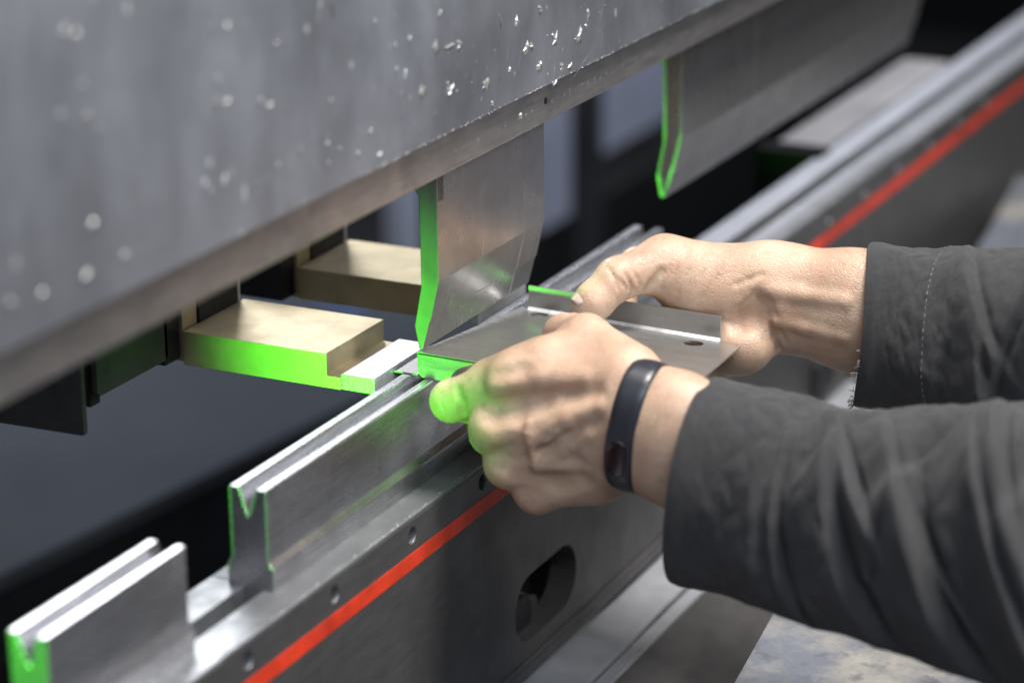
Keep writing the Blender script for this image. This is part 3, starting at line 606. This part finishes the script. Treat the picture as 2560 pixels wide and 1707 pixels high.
FL = [(46, .3, -10, 4, 4, 12, 1.3), (62, -.1, -15, 6, 6, 7, 1.1), (88, .95, -30, 8, 7, 9, .7), (96, -.1, -22, 7, 9, 13, 1.2), (126, .55, -34, 10, 6, 6, .9), (140, -.1, -28, 8, 10, 14, 1.2),
      (166, .9, -20, 12, 8, 8, .7), (178, .1, -36, 9, 6, 6, 1.0), (196, -.1, -30, 8, 11, 15, 1.3), (220, .6, -24, 8, 7, 7, .8), (234, .1, -34, 9, 10, 12, 1.2), (262, .1, -30, 6, 9, 12, 1.3),
      (80, 1.2, 26, 0, -7, 6, .55), (130, 1.15, 34, 0, -9, 7, .55), (184, .95, 30, 6, -6, 6, .5), (70, -.5, -10, 0, -3, 8, .6), (112, .2, 12, 0, 3, 5, .4)]
sleeve('sleeve', 'near jacket sleeve, creased charcoal cloth', [(-26, -171, -38, 54, 43), (-25, -205, -41, 54, 45), (-25, -245, -46, 54, 48), (-24, -300, -45, 62, 55), (-22, -360, -44, 74, 62), (-18, -430, -44, 82, 68)], FL, 220, 200, fa=1.15, rip=1.0)
FR = [(70, .9, -18, 8, 5, 8, .9), (92, .3, 18, 10, 6, 8, 1.0), (112, .8, -14, 8, 6, 7, .9), (48, -.6, 10, 0, 3, 12, 1.0), (84, -.5, -12, 6, 5, 8, .9), (130, .2, 14, 0, 6, 9, 1.2)]
so, SV = sleeve('sleeve', 'far jacket sleeve with frayed cuff', [(154, -199, -4.5, 46, 38), (155, -221, -5.5, 46.5, 39), (155, -251, -4.5, 47, 41), (155, -291, -2.5, 51, 45), (156, -371, 0, 59, 51)], FR, 150, 150, flare=1.2, seam=45.5, skew=9)
# stitched seam running round the far sleeve and loose threads along its frayed cuff
P_ = []; row = 68
for j in range(0, 150, 2):
    a = SV[row, j]; b = SV[row, (j+1) % 150]; c0 = SV[:, :].mean(1)[row]; n = (a-c0)/np.linalg.norm(a-c0); P_.append(cyl_v(a+n*.12, .2, np.linalg.norm(b-a)*.8, b-a, 5))
s_ = many('seam_stitching', P_, 'scuff', so); s_['kind'] = 'stuff'
P_ = []
for i in range(170):
    j = random.randrange(150)
    p = SV[0, j]+np.array((0, random.uniform(-1.2, .6), 0)); c0 = SV[0].mean(0); n = (p-c0)/np.linalg.norm(p-c0)
    if n[2] > -.05: continue
    d = np.array((0, random.uniform(.1, 1), random.uniform(-.5, .5)))+n*random.uniform(0, .9); r = random.uniform(.12, .24); L = random.uniform(.8, 3.0)
    for k in range(4):
        d = d/np.linalg.norm(d); P_.append(cyl_v(p, r, L*.4, d, 4)); p = p+d*L*.4; d = d+np.array([random.uniform(-.6, .6) for _ in range(3)])
s_ = many('frayed_threads', P_, 'thread', so); s_['kind'] = 'stuff'
# fine hairs on the forearms
# ================================================================ WRISTBAND
band = thing('wristband', 'slim dark fitness wristband on the left wrist', 'wristband')
def ring(name, c, ax, h, d, wdt, th, mat, bulge=0, a0=-math.pi, a1=math.pi, n=96, bev=.9):
    ax = np.array(ax, float); ax /= np.linalg.norm(ax); side = np.cross(ax, (0, 0, 1)); side /= np.linalg.norm(side)
    if side[0] > 0: side = -side
    up = np.cross(ax, side); up = up if up[2] > 0 else -up
    V, F = [], []; closed = a1-a0 > 6.2; ts = np.linspace(a0, a1, n, endpoint=not closed)
    prof = [(-.5, 0), (-.5, .55), (-.4, .88), (-.2, 1), (.2, 1), (.4, .88), (.5, .55), (.5, 0)]
    for t in ts:
        q = math.exp(-((t+.3)/.42)**4); W = wdt*(1+.12*bulge*q); T_ = th*(1+bulge*q)
        if not closed: e = min(1, (1-abs((t-(a0+a1)/2)/((a1-a0)/2))**6)+.02); W *= math.sqrt(e)
        r = (abs(math.cos(t))**2.2+abs(math.sin(t))**2.2)**(-1/2.2)
        for (pu, pv) in prof: V.append(np.array(c)+ax*pu*W+side*math.cos(t)*(d*r+pv*T_)+up*math.sin(t)*(h*r+pv*T_))
    m = len(prof); k = len(ts)
    F = [(i*m+j, ((i+1) % k)*m+j, ((i+1) % k)*m+(j+1) % m, i*m+(j+1) % m) for i in range(k if closed else k-1) for j in range(m)]
    if not closed: F += [tuple(range(m)), tuple(range((k-1)*m+m-1, (k-1)*m-1, -1))]
    return link(name, raw(name, V, F), mat, band, 0, True)
BC, BA = (-28.6, -141.5, -12), (.02, 1, .14)
ring('strap', BC, BA, 33.0, 22.0, 15.2, 2.6, 'rubber', .35)
ring('tracker', BC, BA, 33.0, 22.4, 12.5, 3.3, 'glass', 0, -.60, .0, 40)
# ================================================================ adjusting knob on the ledge behind the arm
k_ = thing('green_knob', 'blurred green knob on the ledge between the two sleeves', 'knob')
link('knob_cap', raw('knob_cap', *cyl_v((652, -44, -212), 15, 16, (0, 0, 1), 24, 12)), 'green', k_, 2); link('knob_stem', raw('knob_stem', *cyl_v((652, -44, -222), 6, 10, (0, 0, 1), 16)), 'dark', k_, .5)
